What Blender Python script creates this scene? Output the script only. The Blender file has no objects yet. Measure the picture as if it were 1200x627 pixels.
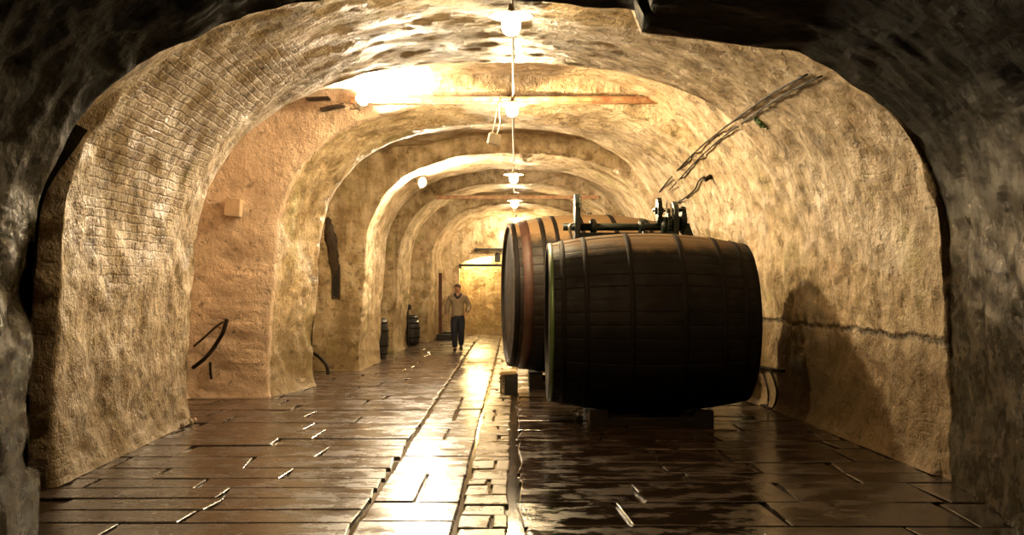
import bpy, bmesh, math, random
from mathutils import Vector, Matrix, noise
from mathutils.bvhtree import BVHTree
random.seed(11)
S = bpy.context.scene
COL = S.collection
PI = math.pi
F = 1200.0; VX = 603.0; VY = 330.0; H = 1.75

# ------------------------------------------------------------ camera
cam = bpy.data.cameras.new('camera'); camo = bpy.data.objects.new('camera', cam); COL.objects.link(camo)
camo.location = (0, 0, H); camo.rotation_euler = (PI/2, 0, 0)
cam.sensor_width = 36; cam.lens = 36*F/1200
cam.shift_x = -(VX-600)/1200; cam.shift_y = (VY-313.5)/1200
S.camera = camo
S.view_settings.view_transform = 'Standard'; S.view_settings.look = 'None'
S.view_settings.gamma = 1; S.view_settings.use_curve_mapping = False
S.view_settings.exposure = 1.45

w = bpy.data.worlds.new('world'); S.world = w; w.use_nodes = True
w.node_tree.nodes['Background'].inputs[0].default_value = (0.02, 0.014, 0.008, 1)
w.node_tree.nodes['Background'].inputs[1].default_value = 0.05

def P(px, py, Y):
    return Vector(((px-VX)/F*Y, Y, H-(py-VY)/F*Y))

# ------------------------------------------------------------ materials
class NT:
    def __init__(s, name):
        s.m = bpy.data.materials.new(name); s.m.use_nodes = True
        s.t = s.m.node_tree; s.b = s.t.nodes['Principled BSDF']
    def n(s, typ, **kw):
        x = s.t.nodes.new(typ)
        for k, v in kw.items():
            if k.startswith('i_'): x.inputs[k[2:].replace('_', ' ')].default_value = v
            else: setattr(x, k, v)
        return x
    def l(s, a, b): s.t.links.new(a, b)
    def noise(s, vec, scale, detail=5, rough=.6):
        x = s.n('ShaderNodeTexNoise'); x.inputs['Scale'].default_value = scale
        x.inputs['Detail'].default_value = detail; x.inputs['Roughness'].default_value = rough
        s.l(vec, x.inputs['Vector']); return x.outputs['Fac']
    def ramp(s, fac, *stops):
        x = s.n('ShaderNodeValToRGB'); e = x.color_ramp.elements
        while len(e) < len(stops): e.new(.5)
        for q, (p, c) in zip(e, stops):
            q.position = p; q.color = (*c, 1) if not isinstance(c, (int, float)) else (c, c, c, 1)
        s.l(fac, x.inputs[0]); return x.outputs[0]
    def mix(s, fac, a, b, mode='MIX'):
        x = s.n('ShaderNodeMix', data_type='RGBA', blend_type=mode)
        for sock, v in ((x.inputs[0], fac), (x.inputs[6], a), (x.inputs[7], b)):
            if isinstance(v, (int, float)): sock.default_value = v
            elif isinstance(v, tuple): sock.default_value = (*v, 1)
            else: s.l(v, sock)
        return x.outputs[2]
    def math(s, op, a, b=0.0, clamp=False):
        x = s.n('ShaderNodeMath', operation=op); x.use_clamp = clamp
        for sock, v in ((x.inputs[0], a), (x.inputs[1], b)):
            if isinstance(v, (int, float)): sock.default_value = v
            else: s.l(v, sock)
        return x.outputs[0]
    def mapv(s, vec, sc):
        x = s.n('ShaderNodeMapping'); x.inputs['Scale'].default_value = sc
        s.l(vec, x.inputs['Vector']); return x.outputs[0]
    def bump(s, h, strength, dist, prev=None):
        x = s.n('ShaderNodeBump'); x.inputs['Strength'].default_value = strength
        x.inputs['Distance'].default_value = dist; s.l(h, x.inputs['Height'])
        if prev is not None: s.l(prev, x.inputs['Normal'])
        return x.outputs[0]
    def set(s, **kw):
        for k, v in kw.items():
            q = s.b.inputs[k.replace('_', ' ')]
            if isinstance(v, (int, float)): q.default_value = v
            elif isinstance(v, tuple): q.default_value = (*v, 1)
            else: s.l(v, q)
        return s.m

def mat_plaster():
    t = NT('limewashed_brick')
    geo = t.n('ShaderNodeNewGeometry').outputs['Position']
    uv = t.n('ShaderNodeTexCoord').outputs['UV']
    big = t.noise(geo, 0.55, 6, .65); mid = t.noise(geo, 2.6, 6, .7); fine = t.noise(geo, 16, 5, .75)
    streak = t.noise(t.mapv(geo, (3.2, 3.2, .45)), 1.6, 6, .7)
    c = t.ramp(mid, (.33, (.15, .105, .045)), (.44, (.40, .295, .16)), (.54, (.58, .455, .29)), (.72, (.72, .61, .44)))
    c = t.mix(t.ramp(streak, (.47, 0.0), (.66, .75)), c, (.24, .155, .075))
    c = t.mix(t.ramp(big, (.52, 0.0), (.74, .5)), c, (.66, .42, .27))
    # algae and damp near the floor
    sep = t.n('ShaderNodeSeparateXYZ'); t.l(geo, sep.inputs[0]); z = sep.outputs[2]
    zz = t.math('ADD', z, t.math('MULTIPLY', t.math('SUBTRACT', mid, .5), 2.2))
    zz = t.math('ADD', zz, t.math('MULTIPLY', t.math('SUBTRACT', big, .5), 2.0))
    damp = t.ramp(t.math('MULTIPLY', zz, .33), (.10, .75), (.42, 0.0))
    c = t.mix(damp, c, (.22, .155, .07))
    alg = t.math('MULTIPLY', t.ramp(t.noise(geo, 1.1, 5, .7), (.56, 0.0), (.70, .65)), 1.0)
    c = t.mix(alg, c, (.30, .29, .10))
    # higher damp line, crack and old pink limewash
    yv = sep.outputs[1]; xv = sep.outputs[0]
    sideR = t.ramp(t.math('MULTIPLY', xv, .2), (.40, 0.0), (.5, 1.0))
    zl = t.math('ADD', z, t.math('MULTIPLY', t.math('SUBTRACT', t.noise(geo, 1.5, 6, .7), .5), .9))
    low = t.ramp(t.math('MULTIPLY', zl, .4), (.40, .85), (.50, 0.0))
    c = t.mix(t.math('MULTIPLY', low, t.math('ADD', .35, t.math('MULTIPLY', sideR, .65))), c, (.19, .125, .055))
    zc_ = t.math('ADD', z, t.math('MULTIPLY', t.math('SUBTRACT', t.noise(geo, 2.2, 6, .7), .5), .22))
    dz = t.math('ABSOLUTE', t.math('SUBTRACT', zc_, 1.22))
    crack = t.math('MULTIPLY', t.math('MULTIPLY', t.ramp(t.math('MULTIPLY', dz, 10), (.12, 1.0), (.45, 0.0)), sideR), t.ramp(t.noise(geo, 6, 4), (.35, .4), (.6, 1.0)))
    c = t.mix(t.math('MULTIPLY', crack, .85), c, (.04, .025, .012))
    pkm = t.math('MULTIPLY', t.math('MULTIPLY', t.math('GREATER_THAN', yv, 12.68), t.math('LESS_THAN', yv, 15.6)), t.math('LESS_THAN', xv, -1.2))
    c = t.mix(t.math('MULTIPLY', pkm, .6), c, (.72, .55, .43))
    # brick courses show through the limewash in patches
    br = t.n('ShaderNodeTexBrick'); br.offset = .5
    br.inputs['Scale'].default_value = 1.0
    br.inputs['Brick Width'].default_value = .235; br.inputs['Row Height'].default_value = .088
    br.inputs['Mortar Size'].default_value = .012; br.inputs['Mortar Smooth'].default_value = .6
    wob = t.n('ShaderNodeVectorMath', operation='ADD'); t.l(uv, wob.inputs[0])
    nv = t.n('ShaderNodeTexNoise'); nv.inputs['Scale'].default_value = 5; t.l(geo, nv.inputs['Vector'])
    sv = t.n('ShaderNodeVectorMath', operation='SCALE'); t.l(nv.outputs['Color'], sv.inputs[0]); sv.inputs['Scale'].default_value = .05
    t.l(sv.outputs[0], wob.inputs[1]); t.l(wob.outputs[0], br.inputs['Vector'])
    mask = t.ramp(t.noise(geo, .42, 4, .6), (.60, .0), (.74, .35))
    dv = t.n('ShaderNodeVectorMath', operation='DISTANCE'); t.l(geo, dv.inputs[0]); dv.inputs[1].default_value = (-3.5, 10.4, 3.3)
    pk = t.math('SUBTRACT', 1.0, t.math('MULTIPLY', t.math('ADD', dv.outputs['Value'], t.math('MULTIPLY', t.math('SUBTRACT', mid, .5), 2.0)), .55), True)
    mask = t.math('ADD', mask, t.math('MULTIPLY', pk, 1.3), True)
    pits = t.ramp(t.noise(geo, 7, 4, .8), (.30, 1.0), (.42, 0.0))
    mort = t.math('MULTIPLY', br.outputs['Fac'], mask)
    c = t.mix(t.math('MULTIPLY', mort, .45), c, (.12, .075, .035))
    c = t.mix(t.math('MULTIPLY', pits, .55), c, (.13, .08, .035))
    h1 = t.math('SUBTRACT', t.math('MULTIPLY', mid, 1.0), t.math('MULTIPLY', mort, .25))
    h1 = t.math('SUBTRACT', h1, t.math('MULTIPLY', pits, .3))
    h1 = t.math('SUBTRACT', h1, t.math('MULTIPLY', crack, .5))
    nr = t.bump(h1, 1.0, .10)
    nr = t.bump(t.noise(t.mapv(geo, (1, 1, .5)), 9, 5, .7), .8, .035, nr)
    nr = t.bump(fine, .8, .016, nr)
    rr = t.ramp(t.noise(geo, 1.7, 4, .6), (.38, .36), (.60, .7))
    return t.set(Base_Color=c, Roughness=rr, Normal=nr, Specular_IOR_Level=.45)

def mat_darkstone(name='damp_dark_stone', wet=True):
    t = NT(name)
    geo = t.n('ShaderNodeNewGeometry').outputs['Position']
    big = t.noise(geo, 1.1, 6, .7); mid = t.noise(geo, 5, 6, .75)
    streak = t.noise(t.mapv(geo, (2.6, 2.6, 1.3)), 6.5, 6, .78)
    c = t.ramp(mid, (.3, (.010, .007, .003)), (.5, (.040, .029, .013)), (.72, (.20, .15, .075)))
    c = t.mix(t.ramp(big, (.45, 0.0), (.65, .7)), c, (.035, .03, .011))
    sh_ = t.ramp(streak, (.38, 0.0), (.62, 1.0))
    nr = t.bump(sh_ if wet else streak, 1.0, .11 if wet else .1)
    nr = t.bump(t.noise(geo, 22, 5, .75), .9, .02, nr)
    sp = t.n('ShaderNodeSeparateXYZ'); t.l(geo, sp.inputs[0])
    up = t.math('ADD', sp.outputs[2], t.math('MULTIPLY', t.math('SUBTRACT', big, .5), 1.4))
    painted_shade = t.ramp(t.math('MULTIPLY', up, .25), (.52, 0.0), (.78, 1.0)) if wet else 1.0  # shade of the unlit crown, put into the stone colour by height
    rr = t.math('ADD', t.ramp(mid, (.35, .17), (.65, .38)), t.math('MULTIPLY', painted_shade, .4), True)
    c = t.mix(t.math('MULTIPLY', painted_shade, .75), c, (.007, .005, .002))
    sl = t.math('SUBTRACT', .85, t.math('MULTIPLY', painted_shade, .72))
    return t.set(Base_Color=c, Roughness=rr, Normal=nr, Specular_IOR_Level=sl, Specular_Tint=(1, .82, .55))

def mat_floor(light=False):
    t = NT('wet_drain_stone' if light else 'wet_flagstone')
    g = t.n('ShaderNodeNewGeometry'); geo = g.outputs['Position']; isl = g.outputs['Random Per Island']
    mid = t.noise(geo, 3.2, 6, .7); fine = t.noise(geo, 34, 5, .7); big = t.noise(geo, .8, 4, .6)
    if light:
        c = t.ramp(mid, (.3, (.07, .05, .025)), (.6, (.24, .18, .09)))
        rr = t.ramp(mid, (.35, .16), (.6, .42))
    else:
        c = t.ramp(mid, (.3, (.028, .017, .011)), (.55, (.062, .039, .027)), (.8, (.10, .067, .047)))
        c = t.mix(t.ramp(isl, (0.0, .0), (1.0, .5)), c, (.05, .032, .022))
        pn = t.noise(t.mapv(geo, (1.3, 2.2, 1)), 1.5, 6, .75)
        rr = t.ramp(pn, (.36, .13), (.5, .25), (.64, .40))
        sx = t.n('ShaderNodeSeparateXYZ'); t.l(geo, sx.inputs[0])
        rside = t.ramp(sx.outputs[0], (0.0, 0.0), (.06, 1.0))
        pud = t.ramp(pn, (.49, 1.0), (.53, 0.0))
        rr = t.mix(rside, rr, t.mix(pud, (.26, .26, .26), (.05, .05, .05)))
        c = t.mix(t.math('MULTIPLY', rside, t.math('ADD', .35, t.math('MULTIPLY', pud, .5))), c, (.012, .007, .003))  # puddles, plus the cask's dark reflection put into the right half's colour
    nr = t.bump(big, .3, .02)
    nr = t.bump(mid, .4, .014, nr)
    nr = t.bump(fine, .35, .0022, nr)
    return t.set(Base_Color=c, Roughness=rr, Normal=nr, Specular_IOR_Level=.65)

def mat_mortar():
    t = NT('wet_joint_silt'); geo = t.n('ShaderNodeNewGeometry').outputs['Position']
    return t.set(Base_Color=t.ramp(t.noise(geo, 9), (.3, (.02, .014, .008)), (.7, (.07, .05, .03))),
                 Roughness=.12, Normal=t.bump(t.noise(geo, 14), .3, .004))

def mat_wood(name, dark, mid_, lightc, sc=1.0, rough=(.35, .6), lit_top=0.0):
    t = NT(name); oc = t.n('ShaderNodeTexCoord').outputs['Object']
    g = t.n('ShaderNodeNewGeometry')
    grain = t.noise(t.mapv(oc, (1.2*sc, 14*sc, 14*sc)), 2.5, 7, .75)
    blot = t.noise(oc, 2.2*sc, 5, .65)
    c = t.ramp(grain, (.3, dark), (.52, mid_), (.78, lightc))
    c = t.mix(t.ramp(blot, (.42, 0.0), (.66, .7)), c, dark)
    if lit_top:
        sp = t.n('ShaderNodeSeparateXYZ'); t.l(oc, sp.inputs[0])
        d = t.math('MULTIPLY', t.ramp(t.math('ADD', sp.outputs[2], t.math('MULTIPLY', t.math('SUBTRACT', blot, .5), .5)), (.86, 0.0), (1.12, 1.0)), lit_top)
        c = t.mix(d, c, (.17, .105, .05))  # lamplit tops of the staves put into the colour as a dusty tone
    return t.set(Base_Color=c, Roughness=t.ramp(blot, (.4, rough[0]), (.6, rough[1])), Normal=t.bump(grain, .5, .006), Specular_IOR_Level=.22)

def mat_metal(name, a, b, metallic=.7, rough=(.35, .6), sc=6, spec=.5):
    t = NT(name); oc = t.n('ShaderNodeTexCoord').outputs['Object']
    f = t.noise(oc, sc, 6, .7)
    return t.set(Base_Color=t.ramp(f, (.35, a), (.65, b)), Metallic=metallic,
                 Roughness=t.ramp(f, (.35, rough[0]), (.65, rough[1])), Normal=t.bump(f, .3, .004), Specular_IOR_Level=spec)

def mat_cloth(name, a, b, sc=40):
    t = NT(name); oc = t.n('ShaderNodeTexCoord').outputs['Object']
    f = t.noise(oc, sc, 4, .7); g_ = t.noise(oc, 5, 4, .6)
    return t.set(Base_Color=t.mix(t.ramp(g_, (.4, 0.0), (.6, .8)), a, b), Roughness=.85, Normal=t.bump(t.math('ADD', f, g_), .5, .006))

def mat_emit(name, col, strength):
    t = NT(name); oc = t.n('ShaderNodeTexCoord').outputs['Object']
    c = t.mix(t.noise(oc, 3), col, tuple(min(1, x*1.02) for x in col))
    return t.set(Base_Color=(.9, .85, .7), Emission_Color=c, Emission_Strength=strength, Roughness=.3)

M = {}
M['plaster'] = mat_plaster(); M['dark'] = mat_darkstone(); M['painted_shade'] = mat_darkstone('shaded_dark_stone', False)
M['flag'] = mat_floor(); M['drain'] = mat_floor(True); M['mortar'] = mat_mortar()
M['cask'] = mat_wood('blackened_oak_staves', (.0025, .0016, .001), (.006, .0036, .002), (.012, .007, .0035), rough=(.6, .85), lit_top=.8)
M['cask2'] = mat_wood('dark_oak_staves', (.006, .004, .0025), (.015, .010, .006), (.028, .02, .011), rough=(.5, .7), lit_top=.95)
M['head'] = mat_wood('oak_head_boards', (.008, .006, .004), (.018, .012, .007), (.03, .02, .012))
M['timber'] = mat_wood('old_timber', (.02, .013, .008), (.06, .04, .022), (.12, .08, .045), 2)
M['redtimber'] = mat_wood('red_brown_timber', (.05, .018, .012), (.09, .035, .022), (.13, .06, .035), 2)
M['paletimber'] = mat_wood('pale_timber', (.35, .24, .11), (.55, .42, .22), (.7, .56, .32), 3)
M['hoop'] = mat_metal('blackened_iron', (.003, .002, .0015), (.008, .005, .003), 0, (.6, .8), 6, .15)
M['hooprust'] = mat_metal('rust_red_iron', (.03, .010, .005), (.06, .02, .010), .1, (.45, .7))
M['hoopgreen'] = mat_metal('green_painted_iron', (.06, .11, .03), (.12, .17, .06), .1, (.3, .5))
M['iron'] = mat_metal('oily_cast_iron', (.004, .007, .005), (.012, .018, .012), .1, (.25, .45), 6, .4)
M['steel'] = mat_metal('worn_steel', (.30, .28, .24), (.55, .5, .42), .9, (.2, .4))
M['rustbeam'] = mat_metal('rusty_steel', (.30, .11, .05), (.62, .42, .22), .1, (.5, .8), 9)
M['enamel'] = mat_metal('white_enamel', (.55, .5, .4), (.8, .76, .66), 0, (.2, .35))
M['box'] = mat_metal('painted_box', (.50, .38, .26), (.66, .52, .36), 0, (.5, .7))
M['cable'] = mat_metal('black_rubber', (.008, .006, .004), (.02, .014, .008), 0, (.6, .8), 6, .15)
M['pipe'] = mat_metal('grey_conduit', (.20, .17, .12), (.34, .29, .21), .3, (.4, .6))
M['black'] = mat_metal('black_paint', (.004, .004, .004), (.012, .010, .008), .1, (.35, .6))
M['moss'] = mat_cloth('green_moss', (.05, .13, .03), (.10, .17, .04))
M['bulb'] = mat_emit('lamp_glow', (1.0, .74, .40), 200)
M['bulb2'] = mat_emit('lamp_glow_bright', (1.0, .74, .40), 800)
M['flood'] = mat_emit('work_lamp_glow', (1.0, .80, .54), 1300)
M['flood2'] = mat_emit('far_work_lamp_glow', (1.0, .80, .54), 2600)
M['bulb3'] = mat_emit('far_lamp_glow', (1.0, .76, .44), 330)
M['yellow'] = mat_emit('yellow_lamp_glow', (1.0, .72, .30), 1300)

# ------------------------------------------------------------ helpers
def link(name, bm, m, parent=None, smooth=False):
    me = bpy.data.meshes.new(name); bm.normal_update(); bm.to_mesh(me); bm.free()
    for mm in (m if isinstance(m, (list, tuple)) else [m]): me.materials.append(mm)
    if smooth: me.polygons.foreach_set('use_smooth', [True]*len(me.polygons))
    o = bpy.data.objects.new(name, me); COL.objects.link(o)
    if parent: o.parent = parent
    return o
def tag(o, label=None, cat=None, group=None, kind=None):
    if label: o['label'] = label
    if cat: o['category'] = cat
    if group: o['group'] = group
    if kind: o['kind'] = kind
    return o
def thing(name, label, cat, loc=(0, 0, 0), rz=0, group=None):
    o = bpy.data.objects.new(name, None); COL.objects.link(o); o.empty_display_size = .2
    o.location = loc; o.rotation_euler = (0, 0, rz)
    return tag(o, label, cat, group)
def box(bm, c, s, rot=None, bev=0):
    r = bmesh.ops.create_cube(bm, size=1)
    vs = r['verts']
    bmesh.ops.scale(bm, vec=s, verts=vs)
    if bev:
        es = list({e for v in vs for e in v.link_edges})
        r2 = bmesh.ops.bevel(bm, geom=es, offset=bev, segments=2, affect='EDGES')
        vs = list({v for f in r2['faces'] for v in f.verts} | {v for v in vs if v.is_valid})
    if rot is not None: bmesh.ops.rotate(bm, cent=(0, 0, 0), matrix=rot, verts=vs)
    bmesh.ops.translate(bm, vec=c, verts=vs)
def cyl(bm, a, b, r, r2=None, seg=20, caps=True):
    a = Vector(a); b = Vector(b); d = b-a
    q = d.to_track_quat('Z', 'Y').to_matrix().to_4x4()
    mt = Matrix.Translation((a+b)/2) @ q
    bmesh.ops.create_cone(bm, cap_ends=caps, segments=seg, radius1=r, radius2=r if r2 is None else r2, depth=d.length, matrix=mt)
def tube(bm, pts, r, seg=8):
    pts = [Vector(p) for p in pts]; rings = []
    for i, p in enumerate(pts):
        d = (pts[min(i+1, len(pts)-1)]-pts[max(i-1, 0)]).normalized()
        q = d.to_track_quat('Z', 'Y')
        rings.append([bm.verts.new(p + q @ Vector((r*math.cos(2*PI*k/seg), r*math.sin(2*PI*k/seg), 0))) for k in range(seg)])
    for a, b in zip(rings, rings[1:]):
        for k in range(seg): bm.faces.new((a[k], a[(k+1) % seg], b[(k+1) % seg], b[k]))
    bm.faces.new(rings[0][::-1]); bm.faces.new(rings[-1])
def spline(pts, n=8):
    pts = [Vector(p) for p in pts]; out = []
    for i in range(len(pts)-1):
        p0 = pts[max(i-1, 0)]; p1 = pts[i]; p2 = pts[i+1]; p3 = pts[min(i+2, len(pts)-1)]
        for k in range(n):
            t = k/n
            out.append(.5*((2*p1)+(p2-p0)*t+(2*p0-5*p1+4*p2-p3)*t*t+(3*p1-p0-3*p2+p3)*t**3))
    return out+[pts[-1]]
def lathe(bm, prof, axis='Z', seg=32, close=False):
    rings = []
    for (r, h) in prof:
        ring = []
        for k in range(seg):
            a = 2*PI*k/seg; c, s_ = r*math.cos(a), r*math.sin(a)
            ring.append(bm.verts.new((c, s_, h) if axis == 'Z' else (h, c, s_)))
        rings.append(ring)
    if close: rings.append(rings[0])
    for a, b in zip(rings, rings[1:]):
        for k in range(seg): bm.faces.new((a[k], a[(k+1) % seg], b[(k+1) % seg], b[k]))
    if not close:
        if prof[0][0] > 1e-4: bm.faces.new(rings[0][::-1])
        if prof[-1][0] > 1e-4: bm.faces.new(rings[-1])
def prism(bm, poly, y0, y1):
    a = [bm.verts.new((x, y0, z)) for x, z in poly]; b = [bm.verts.new((x, y1, z)) for x, z in poly]
    bm.faces.new(a); bm.faces.new(b[::-1]); n = len(poly)
    for i in range(n): bm.faces.new((a[i], b[i], b[(i+1) % n], a[(i+1) % n]))

# ------------------------------------------------------------ the vaulted tunnel
def interp(keys, y):
    if y <= keys[0][0]: return keys[0][1]
    for (a, va), (b, vb) in zip(keys, keys[1:]):
        if y <= b:
            t = (y-a)/(b-a) if b > a else 1
            return va+(vb-va)*t
    return keys[-1][1]
def sstep(a, b, x):
    t = max(0, min(1, (x-a)/(b-a))); return t*t*(3-2*t)
XL = [(-4, -3.2), (7.9, -3.24), (7.98, -3.3), (8.95, -3.96), (12.7, -4.08), (15.44, -3.78), (17.07, -3.36), (20, -3.07), (22.6, -3.0), (25, -3.0), (26.9, -2.85), (29.6, -2.55), (31.9, -2.38), (36, -2.38)]
XR = [(-4, 2.9), (3.5, 3.0), (6.1, 3.5), (7.9, 3.86), (8.95, 3.86), (12.9, 3.66), (14.3, 3.55), (15.6, 3.36), (17, 3.2), (20, 3.0), (25, 2.9), (30, 2.6), (36, 2.6)]
CR = [(-4, 3.85), (7.9, 3.9), (8.2, 4.3), (12.7, 4.47), (15.44, 4.50), (17.07, 4.35), (20, 4.27), (22.6, 4.22), (25, 4.15), (30, 4.0), (32, 3.85), (36, 3.6)]
NN = [(-4, 2.45), (7.9, 2.45), (9.5, 2.3), (12.7, 2.35), (15.4, 2.6), (36, 2.6)]
SK = [(-4, 0), (0, 0), (7.9, .305), (7.98, .29), (8.87, .075), (8.95, .07), (12, 0), (36, 0)]
EL = [(7.9, 0), (7.98, .8), (8.87, .8), (8.95, 0), (12.66, 0), (12.78, 1.15), (15.34, 1.15), (15.46, 0), (17.02, 0), (17.14, .95), (19.92, .95), (20.04, 0), (22.56, 0), (22.68, .95), (24.94, .95), (25.06, 0), (26.88, 0), (27.0, .85), (29.54, .85), (29.66, 0), (36, 0)]
EC = [(8.95, 0), (12.66, 0), (12.78, .36), (15.34, .36), (15.46, 0), (17.02, 0), (17.14, .34), (19.92, .34), (20.04, 0), (22.56, 0), (22.68, .32), (24.94, .32), (25.06, 0), (26.88, 0), (27.0, .3), (29.54, .3), (29.66, 0), (36, 0)]
ER = [(12.66, 0), (17.02, 0), (17.14, .14), (19.92, .14), (20.04, 0), (22.56, 0), (22.68, .16), (24.94, .16), (25.06, 0), (26.88, 0), (27.0, .16), (29.54, .16), (29.66, 0), (36, 0)]
ZS = 1.9
NPROF = 300
TW = .22
def prof(y, t):
    xl, xr, cr, n = interp(XL, y), interp(XR, y), interp(CR, y), interp(NN, y)
    xc = (xl+xr)/2; a = (xr-xl)/2; ins = .12 if y > 7.95 else .04
    if t < TW:
        q = t/TW; x = xl+ins*q**1.5; z = ZS*q; c = -1; nx, nz = -1, 0
    elif t > 1-TW:
        q = (1-t)/TW; x = xr-ins*q**1.5; z = ZS*q; c = 1; nx, nz = 1, 0
    else:
        th = PI*(1-(t-TW)/(1-2*TW))
        # re-spaced so points spread evenly round the shoulders
        cc, ss = math.cos(th), math.sin(th)
        k = (abs(cc)**n+abs(ss)**n)**(-1/n)
        x = xc+(a-ins)*cc*k; z = ZS+(cr-ZS)*ss*k; c = cc*k; nx, nz = cc, ss
    if y < 7.95 and y > 6.5 and t > .3 and z > 3:     # beam step in the front arch
        lim = 3.73-.05*(x-.95)
        if x > .95: z = min(z, lim)
    e_l, e_c, e_r = interp(EL, y), interp(EC, y), interp(ER, y)
    if y < 9: wl = sstep(-.80, -1.0, c)*(1-sstep(2.3, 3.0, z)*.7)
    else: wl = sstep(-.45, -.98, c)
    wr = sstep(.45, .98, c); e = e_l*wl+e_r*wr+e_c*max(0, 1-wl-wr)
    x += nx*e; z += nz*e
    # flared footing
    fl = .07*math.exp(-z/.16)
    if y > 8.95: x += fl if x < xc else -fl
    if y <= 7.92 and x < 0 and z < .51: x += .06
    Y = y+interp(SK, y)*(x-.3)
    return Vector((x, Y, z))
ys = []
y = -4.0
edges = sorted({k for L in (EL, EC) for k, _ in L}|{6.5, 12.98, 13.08, 7.9, 7.98})
while y < 34.5:
    ys.append(y)
    step = .3 if y < 1.5 else .10 if y < 4 else .055 if y < 13 else .075 if y < 18 else .11 if y < 26 else .16
    nxt = y+step
    for e in edges:
        if y < e-1e-6 <= nxt: nxt = e; break
    # extra rows through steps
    for a_, b_ in zip(edges, edges[1:]):
        if b_-a_ < .15 and a_-1e-6 <= y < b_-1e-6: nxt = min(nxt, y+.03, b_) if b_-y > .035 else b_
    y = nxt
ys.append(34.5)
grid = []; uvs = []
for y in ys:
    row = [prof(y, i/(NPROF-1)) for i in range(NPROF)]
    grid.append(row)
    d = 0; ur = [0]
    for i in range(1, NPROF): d += (Vector((row[i].x, 0, row[i].z))-Vector((row[i-1].x, 0, row[i-1].z))).length; ur.append(d)
    uvs.append([(row[i].y, ur[i]) for i in range(NPROF)])
nr_, nc = len(grid), NPROF
# uneven hand-laid surface
disp = []
for j in range(nr_):
    row = []
    for i in range(nc):
        p = grid[j][i]
        du = grid[j][min(i+1, nc-1)]-grid[j][max(i-1, 0)]; dv = grid[min(j+1, nr_-1)][i]-grid[max(j-1, 0)][i]
        n = du.cross(dv); n = n.normalized() if n.length > 1e-9 else Vector((0, 0, 1))
        near = ys[j] < 7.95
        v = noise.noise(p*.9)*.05+noise.noise(p*2.6+Vector((9, 0, 0)))*(.042 if p.z < 3 else .026)
        if ys[j] > 2: v += noise.noise(p*6.0)*(.022 if p.z < 3 else .014)+noise.noise(p*14)*.008
        if near:
            v += noise.noise(Vector((p.x*5, p.y*5, p.z*1.6)))*.028 if abs(p.x) > 2.6 else noise.noise(p*4)*.012
        row.append(p+n*v)
    disp.append(row)
grid = disp
# continuous normals
nrm = [[None]*nc for _ in range(nr_)]
for j in range(nr_):
    for i in range(nc):
        du = grid[j][min(i+1, nc-1)]-grid[j][max(i-1, 0)]; dv = grid[min(j+1, nr_-1)][i]-grid[max(j-1, 0)][i]
        n = du.cross(dv); nrm[j][i] = n.normalized() if n.length > 1e-9 else Vector((0, 0, -1))
_c = Vector((0, 10, 1.75)); _j = nr_//3
if nrm[_j][nc//2].z > 0:
    FLIP = True
    nrm = [[-n for n in r] for r in nrm]
else: FLIP = False
def shell(name, j0, j1, i0, i1, m):
    verts = []; idx = {}; vn = []; uvv = []
    faces = []
    for j in range(j0, j1+1):
        for i in range(i0, i1+1):
            idx[(j, i)] = len(verts); verts.append(grid[j][i]); vn.append(nrm[j][i]); uvv.append(uvs[j][i])
    for j in range(j0, j1):
        for i in range(i0, i1):
            f = (idx[j, i], idx[j, i+1], idx[j+1, i+1], idx[j+1, i])
            faces.append(f if not FLIP else f[::-1])
    me = bpy.data.meshes.new(name); me.from_pydata(verts, [], faces); me.materials.append(m)
    me.polygons.foreach_set('use_smooth', [True]*len(faces))
    ul = me.uv_layers.new(name='UVMap'); li = [0]*len(me.loops); me.loops.foreach_get('vertex_index', li)
    ul.data.foreach_set('uv', [c for k in li for c in uvv[k]])
    me.update(); me.normals_split_custom_set_from_vertices(vn)
    o = bpy.data.objects.new(name, me); COL.objects.link(o); o['kind'] = 'structure'; return o
iL = int(NPROF*.30); iR = int(NPROF*.70)
def jat(v): return min(range(nr_), key=lambda k: abs(ys[k]-v))
jf = jat(7.9)
j1 = jat(7.9)
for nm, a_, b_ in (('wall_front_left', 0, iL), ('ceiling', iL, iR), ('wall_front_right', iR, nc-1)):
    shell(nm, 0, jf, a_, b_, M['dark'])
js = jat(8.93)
shell('wall_left_recess', jf, js, 0, iL, M['painted_shade'])  # deep shade of the slot painted in with near-black stone
shell('wall_left', js, nr_-1, 0, iL, M['plaster'])
for nm, a_, b_ in (('ceiling', iL, iR), ('wall_right', iR, nc-1)):
    shell(nm, jf, nr_-1, a_, b_, M['plaster'])
vs = [p for r in grid for p in r]
fs = [(j*nc+i, j*nc+i+1, (j+1)*nc+i+1, (j+1)*nc+i) for j in range(nr_-1) for i in range(nc-1)]
BVH = BVHTree.FromPolygons(vs, fs)
CAMP = Vector((0, 0, H))
def hit(px, py, off=0.0, ymin=0):
    d = (P(px, py, 1)-CAMP).normalized()
    o = CAMP.copy()
    if ymin: o = CAMP+d*(ymin/d.y)
    loc, n, i, dist = BVH.ray_cast(o, d)
    if loc is None:
        return hit(px, py, off) if ymin else (hit(px, py-3, off) if py > 330 else None)
    if n.dot(d) > 0: n = -n
    return loc+n*off
def hitn(px, py, ymin=0):
    d = (P(px, py, 1)-CAMP).normalized(); o = CAMP+d*(ymin/d.y) if ymin else CAMP
    loc, n, i, dist = BVH.ray_cast(o, d)
    if loc is None and ymin: return hitn(px, py)
    if n.dot(d) > 0: n = -n
    return loc, n

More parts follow.
